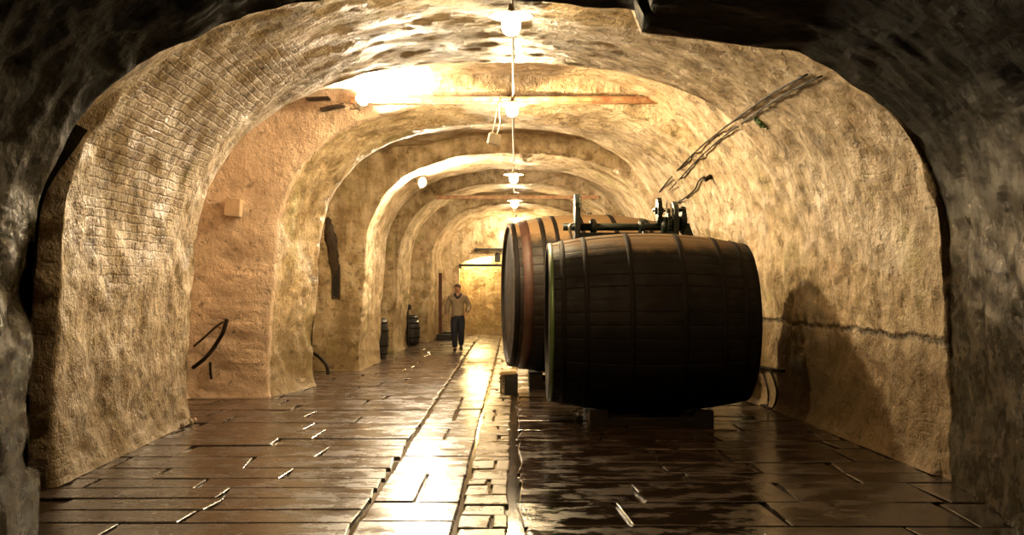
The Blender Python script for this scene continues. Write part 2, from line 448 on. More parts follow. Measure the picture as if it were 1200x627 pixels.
# end walls
bm = bmesh.new()
x0, x1 = -1.74, 1.5
pts = [(-2.75, -.05), (x0, -.05), (x0, 2.22)]
for k in range(1, 12):
    a = PI*(1-k/12); pts.append(((x0+x1)/2+(x1-x0)/2*math.cos(a), 2.22+.36*math.sin(a)))
pts += [(x1, 2.22), (x1, -.05), (2.9, -.05), (2.9, 4.3), (-2.75, 4.3)]
prism(bm, pts, 32.1, 32.4)
bmesh.ops.recalc_face_normals(bm, faces=bm.faces)
tag(link('wall_partition', bm, M['plaster']), kind='structure')
bm = bmesh.new(); box(bm, (0, 34.4, 2.0), (7, .2, 4.6)); tag(link('wall_back', bm, M['plaster']), kind='structure')
bm = bmesh.new(); box(bm, (0, -4.1, 2.0), (8, .2, 4.6)); tag(link('wall_entrance', bm, M['dark']), kind='structure')

# ------------------------------------------------------------ floor of flagstones
bm = bmesh.new()
def slab(xa, xb, ya, yb, sh=0, gap=.012, mi=0, jit=.012, tilt=.006):
    g = gap; z0 = random.uniform(-.004, .004); tx = random.uniform(-tilt, tilt); ty = random.uniform(-tilt, tilt)
    if random.random() < .12: g *= 2.0; z0 -= .006
    xm, ym = (xa+xb)/2, (ya+yb)/2
    cs = []
    for (x, y) in ((xa+g, ya+g), (xb-g, ya+g), (xb-g, yb-g), (xa+g, yb-g)):
        x += random.uniform(-jit, jit)+sh*(y-ym); y += random.uniform(-jit, jit)*.8
        cs.append((x, y, z0+tx*(x-xm)+ty*(y-ym)))
    def ins(c, d): return (c[0]+(d if c[0] < xm+sh*(c[1]-ym) else -d), c[1]+(d if c[1] < ym else -d))
    top = [bm.verts.new((*ins(c, .014), c[2])) for c in cs]
    mid = [bm.verts.new((*ins(c, .004), c[2]-.005)) for c in cs]
    low = [bm.verts.new((c[0], c[1], -.06)) for c in cs]
    f = [bm.faces.new(top)]
    for A, B in ((mid, top), (low, mid)):
        for k in range(4): f.append(bm.faces.new((A[k], A[(k+1) % 4], B[(k+1) % 4], B[k])))
    for q in f: q.material_index = mi
Y = 2.0
while Y < 34.3:
    h = random.choice((.42, .5, .55, .62, .7))*(1 if Y < 16 else 1.25)
    xe = interp(XL, Y)-(.35 if Y < 7.9 else 1.2); X = -1.16
    while X > xe+.3:
        L = random.uniform(.75, 1.9); xn = max(xe, X-L)
        if xn-xe < .4: xn = xe
        slab(xn, X, Y, Y+h, sh=random.uniform(-.10, .10)); X = xn
    Y += h
Y = 2.0
while Y < 34.3:
    h = random.uniform(.55, 1.2)
    if random.random() < .35:
        slab(-1.14, -.78, Y, Y+h); slab(-.78, -.43, Y, Y+h)
    else: slab(-1.14, -.43, Y, Y+h)
    Y += h
Y = 2.0
while Y < 34.3:
    h = random.uniform(.22, .5)
    if random.random() < .5: slab(-.42, -.04, Y, Y+h, mi=1, jit=.012, tilt=.02)
    else:
        m_ = random.uniform(-.30, -.16); slab(-.42, m_, Y, Y+h, mi=1, tilt=.02); slab(m_, -.04, Y, Y+h, mi=1, tilt=.02)
    Y += h
Y = 2.0
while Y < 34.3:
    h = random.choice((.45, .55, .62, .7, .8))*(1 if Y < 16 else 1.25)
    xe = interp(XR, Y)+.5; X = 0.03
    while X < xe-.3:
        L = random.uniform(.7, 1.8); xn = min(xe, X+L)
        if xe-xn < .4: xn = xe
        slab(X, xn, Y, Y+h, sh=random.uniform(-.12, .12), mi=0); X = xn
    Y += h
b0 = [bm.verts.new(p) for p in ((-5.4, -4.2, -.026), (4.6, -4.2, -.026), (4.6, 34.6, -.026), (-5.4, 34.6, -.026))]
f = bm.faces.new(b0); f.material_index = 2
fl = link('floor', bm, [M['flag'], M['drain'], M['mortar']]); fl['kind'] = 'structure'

# ------------------------------------------------------------ lamps
crown = lambda y: interp(CR, y)
bm = bmesh.new()
tube(bm, [(-.02, y_, crown(y_)-.075) for y_ in (9.0, 12.7, 14, 15.44, 17.07, 20, 22.6, 25, 27.5, 30, 31.5)], .014, 8)
tag(link('electrical_conduit', bm, M['pipe']), 'thin grey conduit running along the crown of the vault above the lamps', 'conduit')
def pendant(Y, Z, px, label, glow='bulb'):
    X = (px-VX)/F*Y
    t = thing('pendant_lamp', label, 'lamp', (X, Y, Z), 0, 'lamps along the crown of the vault')
    top = crown(Y)-.075-Z
    bm = bmesh.new(); cyl(bm, (0, 0, .06), (0, 0, top+.02), .012, seg=10); cyl(bm, (0, 0, .10), (0, 0, .17), .035, .022, 16); link('stem', bm, M['steel'], t)
    bm = bmesh.new(); lathe(bm, [(.035, .115), (.05, .11), (.10, .095), (.17, .075), (.205, .062), (.205, .054), (.17, .066), (.10, .085), (.035, .10)], seg=32)
    link('lamp_shade', bm, M['enamel'], t, True)
    bm = bmesh.new(); lathe(bm, [(.055, .085), (.082, .07), (.085, .03), (.082, -.05), (.07, -.085), (.045, -.105), (.015, -.112)], seg=20)
    link('glass_jar', bm, M[glow], t, True)
    return t
pendant(9.3, 4.10, 599, 'nearest and largest hanging lamp, with a broad white shade and glowing glass jar')
pendant(14.85, 4.26, 600, 'second hanging lamp from the front, just before the rusty beam, beside a small white box', 'bulb2')
pendant(20.7, 3.85, 602, 'third hanging lamp from the front, above the rims of the big casks')
pendant(26.5, 3.78, 603, 'fourth hanging lamp from the front, small, between the third and the farthest', 'bulb3')
pendant(31.2, 3.62, 605, 'farthest and smallest hanging lamp, low over the second cask', 'bulb3')

def worklamp(pos, tgt, label, glow='flood'):
    t = thing('work_lamp', label, 'lamp', pos)
    v = (Vector(tgt)-Vector(pos)).normalized(); t.rotation_euler = v.to_track_quat('X', 'Z').to_euler()
    bm = bmesh.new(); lathe(bm, [(.06, -.16), (.075, -.10), (.09, -.02), (.10, .0), (.094, .0), (.084, -.02), (.05, -.10)], axis='X', seg=24); link('housing', bm, M['enamel'], t, True)
    bm = bmesh.new(); bmesh.ops.create_uvsphere(bm, u_segments=18, v_segments=10, radius=.075); link('bulb', bm, M[glow], t, True)
    bm = bmesh.new(); tube(bm, [(-.15, 0, 0), (-.25, 0, .02), (-.32, 0, .08)], .014); link('bracket', bm, M['steel'], t)
    return t
# flood bulbs on the left haunch of the vault
worklamp(P(424, 117, 15.0), P(424, 117, 15.0)+Vector((.5, -.6, .45)), 'bare glaring work lamp high on the left haunch where the rusty beam starts')
worklamp(P(495, 214, 20.8), P(495, 214, 20.8)+Vector((.6, -.5, -.2)), 'glaring work lamp on the third left rib, left of the hanging lamps', 'flood2')

# yellow lamp in the far room, behind the partition arch
t = thing('bulkhead_lamp', 'yellow lamp fixed to the far wall, lighting it behind the partition arch', 'lamp', (-1.25, 34.302, 2.75))
bm = bmesh.new(); lathe(bm, [(.10, 0), (.10, .03), (.07, .045)], seg=20); bmesh.ops.rotate(bm, cent=(0, 0, 0), matrix=Matrix.Rotation(PI/2, 3, 'X'), verts=bm.verts); link('base', bm, M['enamel'], t)
bm = bmesh.new(); bmesh.ops.create_uvsphere(bm, u_segments=16, v_segments=10, radius=.07); bmesh.ops.translate(bm, vec=(0, -.10, 0), verts=bm.verts); link('globe', bm, M['yellow'], t, True)

# small white box hanging by wires under the second lamp
bp = P(579, 163, 14.7)
t = thing('hanging_box', 'small white box dangling on two wires left of the second hanging lamp', 'box', bp, .3)
bm = bmesh.new(); box(bm, (0, 0, 0), (.17, .10, .16), Matrix.Rotation(.22, 3, 'Y'), .01); link('body', bm, M['enamel'], t)
for dx in (-.03, .045):
    bm = bmesh.new(); tube(bm, spline([(dx, 0, .08), (dx+.04, 0, .25), (dx*.5+.05, 0, .40), (.10, 0, crown(14.7)-.06-bp.z)]), .006, 6); link('wire', bm, M['enamel'], t)

# beams across
def beam(Y, Z, xa, xb, label, hgt=.10):
    bm = bmesh.new()
    for z_, h_, d_ in ((-hgt/2+.006, .012, .10), (hgt/2-.006, .012, .10), (0, hgt, .012)): box(bm, ((xa+xb)/2, Y, Z+z_), (xb-xa, d_, h_), None, 0)
    o = link('steel_beam', bm, M['rustbeam']); return tag(o, label, 'beam')
beam(15.33, 4.46, -2.45, 2.25, 'rusty flat steel beam spanning the vault behind the second hanging lamp')
beam(24.92, 3.80, -1.9, 2.05, 'thin steel beam spanning the vault before the fourth hanging lamp', .08)

# ------------------------------------------------------------ casks
def cask(label, loc, rz, L, Rr, Rb, wood, nst, hoops, rimgreen, mt_head):
    t = thing('cask', label, 'barrel', loc, rz, 'great oak casks lying along the right wall')
    def rad(x): return Rb-(Rb-Rr)*(abs(x)/(L/2))**2.1
    bm = bmesh.new(); N = nst; rings = []; K = 28
    jit = [random.uniform(-.004, .004) for _ in range(N)]
    sub = [(0.0, -.005), (.07, 0), (.35, .002), (.65, .002), (.93, 0)]
    for k in range(K+1):
        x = -L/2+L*k/K; ring = []
        for s_ in range(N):
            for (u, dr) in sub:
                a = 2*PI*(s_+u)/N; r = rad(x)+dr+jit[s_]*(1 if u else 0)
                ring.append(bm.verts.new((x, r*math.cos(a), r*math.sin(a))))
        rings.append(ring)
    n = len(rings[0])
    # chime lips going back in to the heads
    def lip(x, dx):
        out = []
        for (xx, rr) in ((x, -.05), (x+dx, -.055)):
            out.append([bm.verts.new((xx, (rad(x)+rr)*math.cos(2*PI*(s_+u)/N), (rad(x)+rr)*math.sin(2*PI*(s_+u)/N))) for s_ in range(N) for (u, dr) in sub])
        return out
    l0 = lip(-L/2, .07); l1 = lip(L/2, -.07)
    seq = [l0[1], l0[0]]+rings+[l1[0], l1[1]]
    for a, b in zip(seq, seq[1:]):
        for k in range(n): bm.faces.new((a[k], a[(k+1) % n], b[(k+1) % n], b[k]))
    bmesh.ops.recalc_face_normals(bm, faces=bm.faces)
    link('staves', bm, wood, t)
    for sx in (-1, 1):
        bm = bmesh.new(); R = rad(L/2)-.053; nb = 11
        for q in range(nb):
            ya = -R+2*R*q/nb+.002; yb = -R+2*R*(q+1)/nb-.002
            poly = []
            for k in range(7):
                yy = ya+(yb-ya)*k/6; poly.append((yy, math.sqrt(max(0, R*R-yy*yy))))
            for k in range(7):
                yy = yb+(ya-yb)*k/6; poly.append((yy, -math.sqrt(max(0, R*R-yy*yy))))
            pp = []
            for p_ in poly:
                if not pp or (abs(p_[0]-pp[-1][0])+abs(p_[1]-pp[-1][1])) > 1e-4: pp.append(p_)
            xa, xb = sx*(L/2-.05), sx*(L/2-.09)
            va = [bm.verts.new((xa, *p_)) for p_ in pp]; vb = [bm.verts.new((xb, *p_)) for p_ in pp]
            bm.faces.new(va); bm.faces.new(vb[::-1])
            for k in range(len(pp)): bm.faces.new((va[k], va[(k+1) % len(pp)], vb[(k+1) % len(pp)], vb[k]))
        bmesh.ops.recalc_face_normals(bm, faces=bm.faces)
        link('barrel_head', bm, mt_head, t)
    for (hx, hw, mm) in hoops:
        bm = bmesh.new(); a_, b_ = hx-hw/2, hx+hw/2
        lathe(bm, [(rad(a_)+.003, a_), (rad(a_)+.007, a_+.002), (rad(hx)+.008, hx), (rad(b_)+.007, b_-.002), (rad(b_)+.003, b_)], axis='X', seg=96, close=True)
        bmesh.ops.recalc_face_normals(bm, faces=bm.faces)
        o = link('hoop', bm, mm, t, True)
        if mm is M['hooprust']: o['label'] = 'rust red iron hoop'
        if mm is M['hoopgreen']: o['label'] = 'green tinted iron rim hoop'
    bm = bmesh.new(); cyl(bm, (0, 0, rad(0)-.03), (0, 0, rad(0)+.03), .045, .038, 16); link('bung', bm, M['timber'], t)
    return t
L1 = 2.5
cask('great dark oak cask nearest the camera, its long side facing it', (1.66, 13.0, 1.235), 0, L1, .985, 1.125, M['cask'], 44,
     [(-L1/2+.03, .05, M['hoopgreen']), (-L1/2+.17, .06, M['hoop']), (-L1/2+.44, .06, M['hoop']), (-.28, .065, M['hoop']), (.34, .065, M['hoop']), (L1/2-.44, .06, M['hoop']), (L1/2-.17, .06, M['hoop']), (L1/2-.03, .05, M['hoop'])], True, M['head'])
L2 = 2.8
cask('taller oak cask behind the nearest one, with a rust red hoop on its left end', (1.27, 17.45, 1.53), math.radians(6), L2, 1.19, 1.36, M['cask2'], 48,
     [(-L2/2+.05, .07, M['hoop']), (-L2/2+.22, .15, M['hooprust']), (-L2/2+.50, .08, M['hoop']), (-L2/2+.72, .07, M['hoop']), (-.25, .08, M['hoop']), (.3, .08, M['hoop']), (L2/2-.5, .08, M['hoop']), (L2/2-.22, .09, M['hoop']), (L2/2-.05, .07, M['hoop'])], False, M['head'])
def cradle(label, x0, x1, yc, R, zc, hy, hgt):
    wood = M['head']
    t = thing('cask_cradle', label, 'cradle', ((x0+x1)/2, yc, 0))
    for X in (x0, x1):
        bm = bmesh.new(); wd = .22
        pts = [(-hy, .0), (hy, .0), (hy, hgt)]
        for k in range(11):
            yy = hy*.86-2*hy*.86*k/10; pts.append((yy, min(hgt+.02, zc-math.sqrt(max(0, R*R-yy*yy))-.004)))
        pts += [(-hy, hgt)]
        a = [bm.verts.new((X-(x0+x1)/2-wd/2, p_[0], p_[1])) for p_ in pts]; b = [bm.verts.new((X-(x0+x1)/2+wd/2, p_[0], p_[1])) for p_ in pts]
        bm.faces.new(a); bm.faces.new(b[::-1])
        for k in range(len(pts)): bm.faces.new((a[k], b[k], b[(k+1) % len(pts)], a[(k+1) % len(pts)]))
        bmesh.ops.recalc_face_normals(bm, faces=bm.faces); link('bearer', bm, wood, t)
    for sy in (-1, 1):
        bm = bmesh.new(); box(bm, (0, sy*(hy-.06), .05), (x1-x0+.2, .10, .10), None, .008)
        link('rail', bm, wood, t)
    return t
cradle('low blackened timber cradle under the nearest cask', 1.02, 2.3, 13.0, 1.135, 1.235, .62, .17)
cradle('timber cradle under the taller cask behind', .35, 2.2, 17.45, 1.37, 1.53, .75, .24)
# chocks at the left end of the second cask
b_ = P(597, 451, 16.2)
t = thing('timber_chock', 'pale topped timber block beside the drain at the left foot of the taller cask', 'block', (-.08, 16.0, 0))
bm = bmesh.new(); box(bm, (.03, 0, .15), (.20, .5, .30), None, .01); link('block', bm, M['black'], t)
bm = bmesh.new(); box(bm, (-.02, 0, .335), (.26, .42, .06), Matrix.Rotation(-.06, 3, 'Y'), .015); link('cap', bm, M['paletimber'], t)['label'] = 'pale wooden cap'
bm = bmesh.new(); box(bm, (-.10, .1, .14), (.10, .3, .28), None, .01); link('side_panel', bm, M['steel'], t)

# ------------------------------------------------------------ iron winch between the casks
WY = 14.95
t = thing('winch', 'tall black iron winch standing between the two casks, its plates rising above them', 'winch', (0, WY, 0))
def plate(xc, wpx, top, name, round_=True):
    bm = bmesh.new(); hw = .30; poly = [(-hw*1.2, 0), (hw*1.2, 0), (hw*.95, 1.6), (hw*.8, top-.22)]
    for k in range(9):
        a = PI*k/8; poly.append((hw*.8*math.cos(a), top-.22+.22*math.sin(a)))
    poly.append((-hw*.95, 1.6))
    a = [bm.verts.new((xc-wpx/2, p_[0], p_[1])) for p_ in poly]; b = [bm.verts.new((xc+wpx/2, p_[0], p_[1])) for p_ in poly]
    bm.faces.new(a); bm.faces.new(b[::-1])
    for k in range(len(poly)): bm.faces.new((a[k], b[k], b[(k+1) % len(poly)], a[(k+1) % len(poly)]))
    bmesh.ops.bevel(bm, geom=list(bm.edges), offset=.008, segments=1, affect='EDGES')
    bmesh.ops.recalc_face_normals(bm, faces=bm.faces); return link(name, bm, M['iron'], t)
wx = lambda px, y_=WY: (px-VX)/F*y_
wz = lambda py, y_=WY: H-(py-VY)/F*y_
plate(wx(676), .075, wz(227), 'side_frame'); plate(wx(790), .07, wz(236), 'side_frame')
# added strip standing for the highlight on the left plate, bearing housings, shaft
bm = bmesh.new(); box(bm, (wx(679), -.25, wz(238)), (.035, .03, .16), None, .006); link('highlight_strip', bm, M['steel'], t)['label'] = 'bright worn steel strip'
bm = bmesh.new(); cyl(bm, (wx(660), 0, wz(266)), (wx(800), 0, wz(266)), .055, seg=20); link('shaft', bm, M['iron'], t, True)
for px, r in ((695, .12), (752, .11), (778, .15)):
    bm = bmesh.new(); lathe(bm, [(.06, -.05), (r*.7, -.05), (r, -.03), (r, .03), (r*.7, .05), (.06, .05)], axis='X', seg=24)
    bmesh.ops.translate(bm, vec=(wx(px), 0, wz(266)), verts=bm.verts); link('bearing', bm, M['iron'], t, True)
def gear(px, py, r, th, name, n=18):
    bm = bmesh.new(); poly = []
    for k in range(n):
        for u, rr in ((0, r*.88), (.25, r*.88), (.35, r), (.75, r), (.85, r*.88)):
            a = 2*PI*(k+u)/n; poly.append((rr*math.cos(a), rr*math.sin(a)))
    X = wx(px); a = [bm.verts.new((X-th/2, p_[0], wz(py)+p_[1])) for p_ in poly]; b = [bm.verts.new((X+th/2, p_[0], wz(py)+p_[1])) for p_ in poly]
    bm.faces.new(a); bm.faces.new(b[::-1])
    for k in range(len(poly)): bm.faces.new((a[k], b[k], b[(k+1) % len(poly)], a[(k+1) % len(poly)]))
    cyl(bm, (X-th, 0, wz(py)), (X+th, 0, wz(py)), r*.28, seg=14)
    bmesh.ops.recalc_face_normals(bm, faces=bm.faces); return link(name, bm, M['iron'], t)
gear(772, 247, .19, .06, 'gear_wheel'); gear(800, 258, .20, .06, 'gear_wheel', 24); gear(783, 262, .22, .05, 'gear_wheel', 22)
bm = bmesh.new(); cyl(bm, (wx(765), 0, wz(246)), (wx(803), 0, wz(246)), .03, seg=12); link('pinion_shaft', bm, M['steel'], t, True)
for px, y0_, y1_ in ((778, 238, 252), (783, 240, 254)):
    bm = bmesh.new(); cyl(bm, (wx(px), -.28, wz(y1_)), (wx(px), -.28, wz(y0_)), .013, seg=8)
    link('steel_rod', bm, M['steel'], t)
bm = bmesh.new(); box(bm, (wx(733), 0, wz(277)), (wx(790)-wx(676), .28, .10), None, .01); link('cross_member', bm, M['iron'], t)
bm = bmesh.new(); box(bm, (wx(733), 0, .12), (wx(790)-wx(676), .12, .12), None, .01); link('cross_member', bm, M['iron'], t)
bm = bmesh.new(); tube(bm, spline([(wx(675)-.04, -.1, wz(262)), (wx(669)-.03, -.14, wz(266)), (wx(670)-.02, -.14, wz(276)), (wx(672)-.02, -.14, wz(283))]), .02)
link('crank_handle', bm, M['steel'], t, True)
bm = bmesh.new(); prism(bm, [(wx(800), wz(262)), (wx(806), wz(262)), (wx(812), wz(280)), (wx(814), wz(292)), (wx(800), wz(292))], -.12, .12)
bmesh.ops.recalc_face_normals(bm, faces=bm.faces); link('guard', bm, M['iron'], t)

# ------------------------------------------------------------ fittings on the vault and walls
def cable(name, pxs, r, m, label, cat, off=.03, ymin=0, sub=5, group=None):
    pts = []
    sm = [(v.x, v.y) for v in spline([(a[0], a[1], 0) for a in pxs], sub)]; pxs = sm
    for a, b in zip(pxs, pxs[1:]):
        for k in range(1):
            u = 0; h_ = hit(a[0]+(b[0]-a[0])*u, a[1]+(b[1]-a[1])*u, off, ymin)
            if h_: pts.append(h_)
    pts.append(hit(*pxs[-1], off, ymin))
    if len(pts) > 12: pts = [pts[0]]+[(pts[k-1]+pts[k]*2+pts[k+1])/4 for k in range(1, len(pts)-1)]+[pts[-1]]
    bm = bmesh.new(); tube(bm, pts, r, 8)
    return tag(link(name, bm, m, None, True), label, cat, group)
cable('wall_cable', [(774, 224), (800, 193), (830, 165), (868, 135), (905, 108), (948, 84)], .011, M['cable'], 'upper of two long cables climbing the right haunch of the vault', 'cable')
cable('wall_cable', [(786, 222), (812, 193), (842, 165), (880, 136), (922, 108), (965, 86)], .010, M['cable'], 'lower of two long cables climbing the right haunch of the vault', 'cable')
cable('wall_cable', [(792, 239), (806, 230), (816, 221), (821, 210), (827, 206)], .013, M['cable'], 'short dark cable from the winch up to the small socket on the right wall', 'cable')
loc, n = hitn(832, 207)
t = thing('wall_socket', 'small black socket with a yellow plate on the upper right wall above the casks', 'socket', loc); t.rotation_euler = n.to_track_quat('Y', 'Z').to_euler()
bm = bmesh.new(); box(bm, (0, .02, 0), (.13, .04, .06), None, .006); link('plate', bm, M['rustbeam'], t)['label'] = 'yellowed plate'
bm = bmesh.new(); cyl(bm, (-.05, .0, 0), (-.05, .12, 0), .035, seg=14); link('plug', bm, M['cable'], t)
# moss tuft
loc, n = hitn(893, 144)
bm = bmesh.new()
for k in range(26):
    q = Vector((random.gauss(0, .035), random.gauss(0, .05), random.gauss(0, .04)))
    bmesh.ops.create_icosphere(bm, subdivisions=1, radius=random.uniform(.012, .03), matrix=Matrix.Translation(loc+n*.01+q-n*q.dot(n)*.8))
tag(link('moss_tuft', bm, M['moss'], None, True), 'small green moss tuft on the upper right vault', 'moss')
# looped cables at the low buttress right of the cask
for pts, lab in (([(893, 429), (899, 445), (903, 462), (901, 480), (894, 488)], 'cable hanging in a bow nearest the cask, low on the right wall'),
                 ([(903, 432), (910, 446), (913, 462), (909, 478), (899, 487)], 'longer cable bow beside it low on the right wall, farther from the cask')):
    cable('hanging_cable', pts, .014, M['cable'], lab, 'cable', .03, 12.3)
cable('wall_cable', [(886, 427), (900, 431), (914, 434), (922, 435)], .02, M['cable'], 'thick dark cable running level low on the wall at the right of the cask', 'cable', .035, 12.3)
# square box on the pink pier face
loc, n = hitn(276, 244); n = Vector((0, -1, 0))
bm = bmesh.new(); box(bm, (0, 0, 0), (.22, .20, .26), Matrix.Rotation(.08, 3, 'Y'), .008)
o = link('junction_box', bm, M['box']); o.location = loc+n*.09
tag(o, 'small square box high on the pink pier face on the left', 'box')
# dark ledge slabs at the head of the recess
for px, py, sz, lab in ((374, 116, (.34, .25, .04), 'thin dark slate sticking out left of the work lamp, the upper one'), (391, 126, (.36, .25, .045), 'thin dark slate sticking out left of the work lamp, the lower one')):
    loc, n = hitn(px, py)
    bm = bmesh.new(); box(bm, (0, 0, 0), sz, Matrix.Rotation(-.05 if px < 380 else -.2, 3, 'Y'), .006)
    o = link('slate_slab', bm, M['timber']); o.location = loc+n*.06; tag(o, lab, 'slate')
# hoses in the recess
def hose(pxs, r, m, label, Yp):
    bm = bmesh.new(); tube(bm, spline([P(a, b, Yp-.03*math.sin(k*2)) for k, (a, b) in enumerate(pxs)], 6), r, 10)
    return tag(link('rubber_hose', bm, m, None, True), label, 'hose')
hose([(266, 374), (262, 388), (256, 399), (248, 411), (239, 421), (226, 431)], .030, M['cable'], 'thick black hose curving down the pink pier face on the left', 15.22)
hose([(262, 377), (253, 383), (242, 393), (227, 406)], .017, M['timber'], 'thinner brown hose above the black one on the pink pier face', 15.24)
cable('wall_pipe', [(247, 424), (247, 434), (248, 444)], .02, M['cable'], 'short upright stub of dark pipe under the black hose', 'pipe', .03, 12)
# curved pipe in second recess
bm = bmesh.new(); a0 = P(362, 412, 19.4)
tube(bm, spline([P(358, 411, 19.5), P(368, 414, 19.4), (P(377, 421, 19.2)), P(383, 429, 19.0), Vector((P(385, 436, 19).x, 18.95, .03))]), .035)
tag(link('drain_pipe', bm, M['cable'], None, True), 'black bent pipe coming down to the floor in the second left recess', 'pipe')
# dark slot niche with broken plaster on pier three
loc, n = hitn(394, 330)
t = thing('recessed_channel', 'dark upright slot cover on the face of the third pier on the left', 'panel', loc); 
bm = bmesh.new()
box(bm, (-.065, -.02, 0), (.03, .06, .66), None, .004); box(bm, (.065, -.02, 0), (.03, .06, .66), None, .004); box(bm, (0, -.02, -.32), (.16, .06, .03)); link('frame', bm, M['timber'], t)
bm = bmesh.new(); box(bm, (0, -.0, .01), (.12, .03, .66)); link('back_panel', bm, M['black'], t)
# ragged broken render above the slot
loc0, n0 = hitn(388, 288)
bm = bmesh.new(); bmesh.ops.create_icosphere(bm, subdivisions=5, radius=1)
for v in bm.verts:
    d_ = v.co.copy(); k_ = 1+.9*noise.noise(d_*1.7+Vector((3, 1, 0)))+.5*noise.noise(d_*4.5)
    v.co = Vector((d_.x*.11*k_-.10*d_.z*.9, d_.y*.045, d_.z*.50*(1+.15*k_)))
o = link('broken_render', bm, M['timber'], None, True); o.location = loc0+Vector((0, -.02, 0))
tag(o, 'ragged dark patch of broken render above the slot on the third pier', 'render')

# timber post and low box by the far end
bm = bmesh.new(); box(bm, (P(516, 0, 31).x, 31, 1.0), (.10, .10, 2.02), None, .008); tag(link('timber_post', bm, M['redtimber']), 'upright red brown timber post at the left before the far opening', 'post')
bm = bmesh.new(); box(bm, (P(521, 0, 30.6).x, 30.6, .09), (.46, .5, .18), None, .015); box(bm, (P(524, 0, 30.6).x, 30.7, .2), (.28, .3, .10), None, .01)
tag(link('low_crate', bm, M['black']), 'low black crate on the floor at the foot of the red brown post', 'crate')
# far opening: dark lintel, upper bar, lantern
t = thing('lintel_bar', 'dark horizontal iron bar across the arched far opening', 'bar', (-.12, 32.05, 2.26))
bm = bmesh.new(); box(bm, (0, 0, 0), (3.24, .07, .075), None, .006); link('bar', bm, M['black'], t)
for dx in (-1.58, 1.58):
    bm = bmesh.new(); box(bm, (dx, 0, -.05), (.06, .06, .12), None, .004); link('bracket', bm, M['black'], t)
t = thing('lantern', 'small black lantern hanging from the iron bar beside the taller cask', 'lantern', (P(583, 0, 32).x, 32.02, 2.49))
bm = bmesh.new(); box(bm, (0, 0, -.02), (.17, .17, .22), None, .012); link('body', bm, M['black'], t)
bm = bmesh.new(); lathe(bm, [(.11, .09), (.05, .16), (.012, .17)], seg=4); link('cap', bm, M['black'], t)
bm = bmesh.new(); cyl(bm, (0, 0, .16), (0, 0, .25), .008, seg=6); link('hook', bm, M['black'], t)
bm = bmesh.new(); box(bm, (-.15, 32.02, 2.76), (2.2, .06, .06), None, .006); tag(link('iron_rail', bm, M['black']), 'dark iron rail fixed above the arch of the far opening', 'rail')

# dark plant in the recesses
def small_cask(x, y, r, h, label):
    t = thing('upright_cask', label, 'cask', (x, y, 0))
    bm = bmesh.new(); lathe(bm, [(r*.84, 0), (r*.94, h*.2), (r, h*.5), (r*.94, h*.8), (r*.84, h), (r*.78, h), (r*.78, h-.03)], seg=28); link('staves', bm, M['black'], t, True)
    for q in (.12, .32, .7, .9):
        rr = r*(.84+.16*math.sin(PI*q))
        bm = bmesh.new(); lathe(bm, [(rr, q*h-.02), (rr+.008, q*h-.02), (rr+.008, q*h+.02), (rr, q*h+.02)], seg=28, close=True); link('hoop', bm, M['hoop'], t)
    return t
small_cask(-3.24, 23.4, .37, .90, 'black upright cask in the shadow of the third left recess')
bm = bmesh.new(); box(bm, (-3.28, 24.25, .52), (.10, .05, 1.06), Matrix.Rotation(.1, 3, 'X'), .01); tag(link('plank', bm, M['black']), 'dark plank leaning upright behind the black cask in the third left recess', 'plank')
small_cask(-2.86, 28.2, .26, .68, 'nearer black upright cask in the fourth left recess')
small_cask(-2.98, 28.95, .28, .80, 'farther black upright cask in the fourth left recess, against the pier')
t = thing('post_box', 'small black box on a thin post in the fourth left recess', 'box', (-2.86, 27.5, 0))
bm = bmesh.new(); cyl(bm, (0, 0, 0), (0, 0, 1.0), .022, seg=10); cyl(bm, (0, 0, 0), (0, 0, .02), .10, seg=16); link('post', bm, M['black'], t)
bm = bmesh.new(); box(bm, (0, 0, 1.06), (.17, .12, .14), None, .01); link('case', bm, M['black'], t)
# rubble at the foot of the first left pier
for k, (px, py, r) in enumerate(((222, 497, .05), (214, 501, .035), (228, 494, .03))):
    bm = bmesh.new(); bmesh.ops.create_icosphere(bm, subdivisions=2, radius=r)
    for v in bm.verts: v.co *= 1+.3*noise.noise(v.co*20+Vector((k, 0, 0)))
    d_ = F*H/(py-VY); o = link('stone', bm, M['plaster']); o.location = P(px, py, d_)+Vector((0, 0, r*.6))
    tag(o, ['largest loose stone at the foot of the first left pier', 'loose stone left of the largest, at the foot of the first left pier', 'smallest loose stone, right of the largest at the first left pier'][k], 'stone')

# ------------------------------------------------------------ person
def skinned(name, joints, bones, m, parent, sub=2, root=0):
    me = bpy.data.meshes.new(name); me.from_pydata([j[0] for j in joints], bones, [])
    o = bpy.data.objects.new(name, me); COL.objects.link(o)
    md = o.modifiers.new('s', 'SKIN'); md.use_smooth_shade = True
    for i, j in enumerate(joints):
        r = j[1]; me.skin_vertices[0].data[i].radius = (r, r) if not isinstance(r, tuple) else r
        me.skin_vertices[0].data[i].use_root = (i == root)
    sb = o.modifiers.new('u', 'SUBSURF'); sb.levels = sub; sb.render_levels = sub
    dg = bpy.context.evaluated_depsgraph_get(); dg.update()
    nm = bpy.data.meshes.new_from_object(o.evaluated_get(dg)); nm.name = name
    o.modifiers.clear(); o.data = nm; nm.materials.clear(); nm.materials.append(m)
    nm.polygons.foreach_set('use_smooth', [True]*len(nm.polygons)); o.parent = parent
    return o
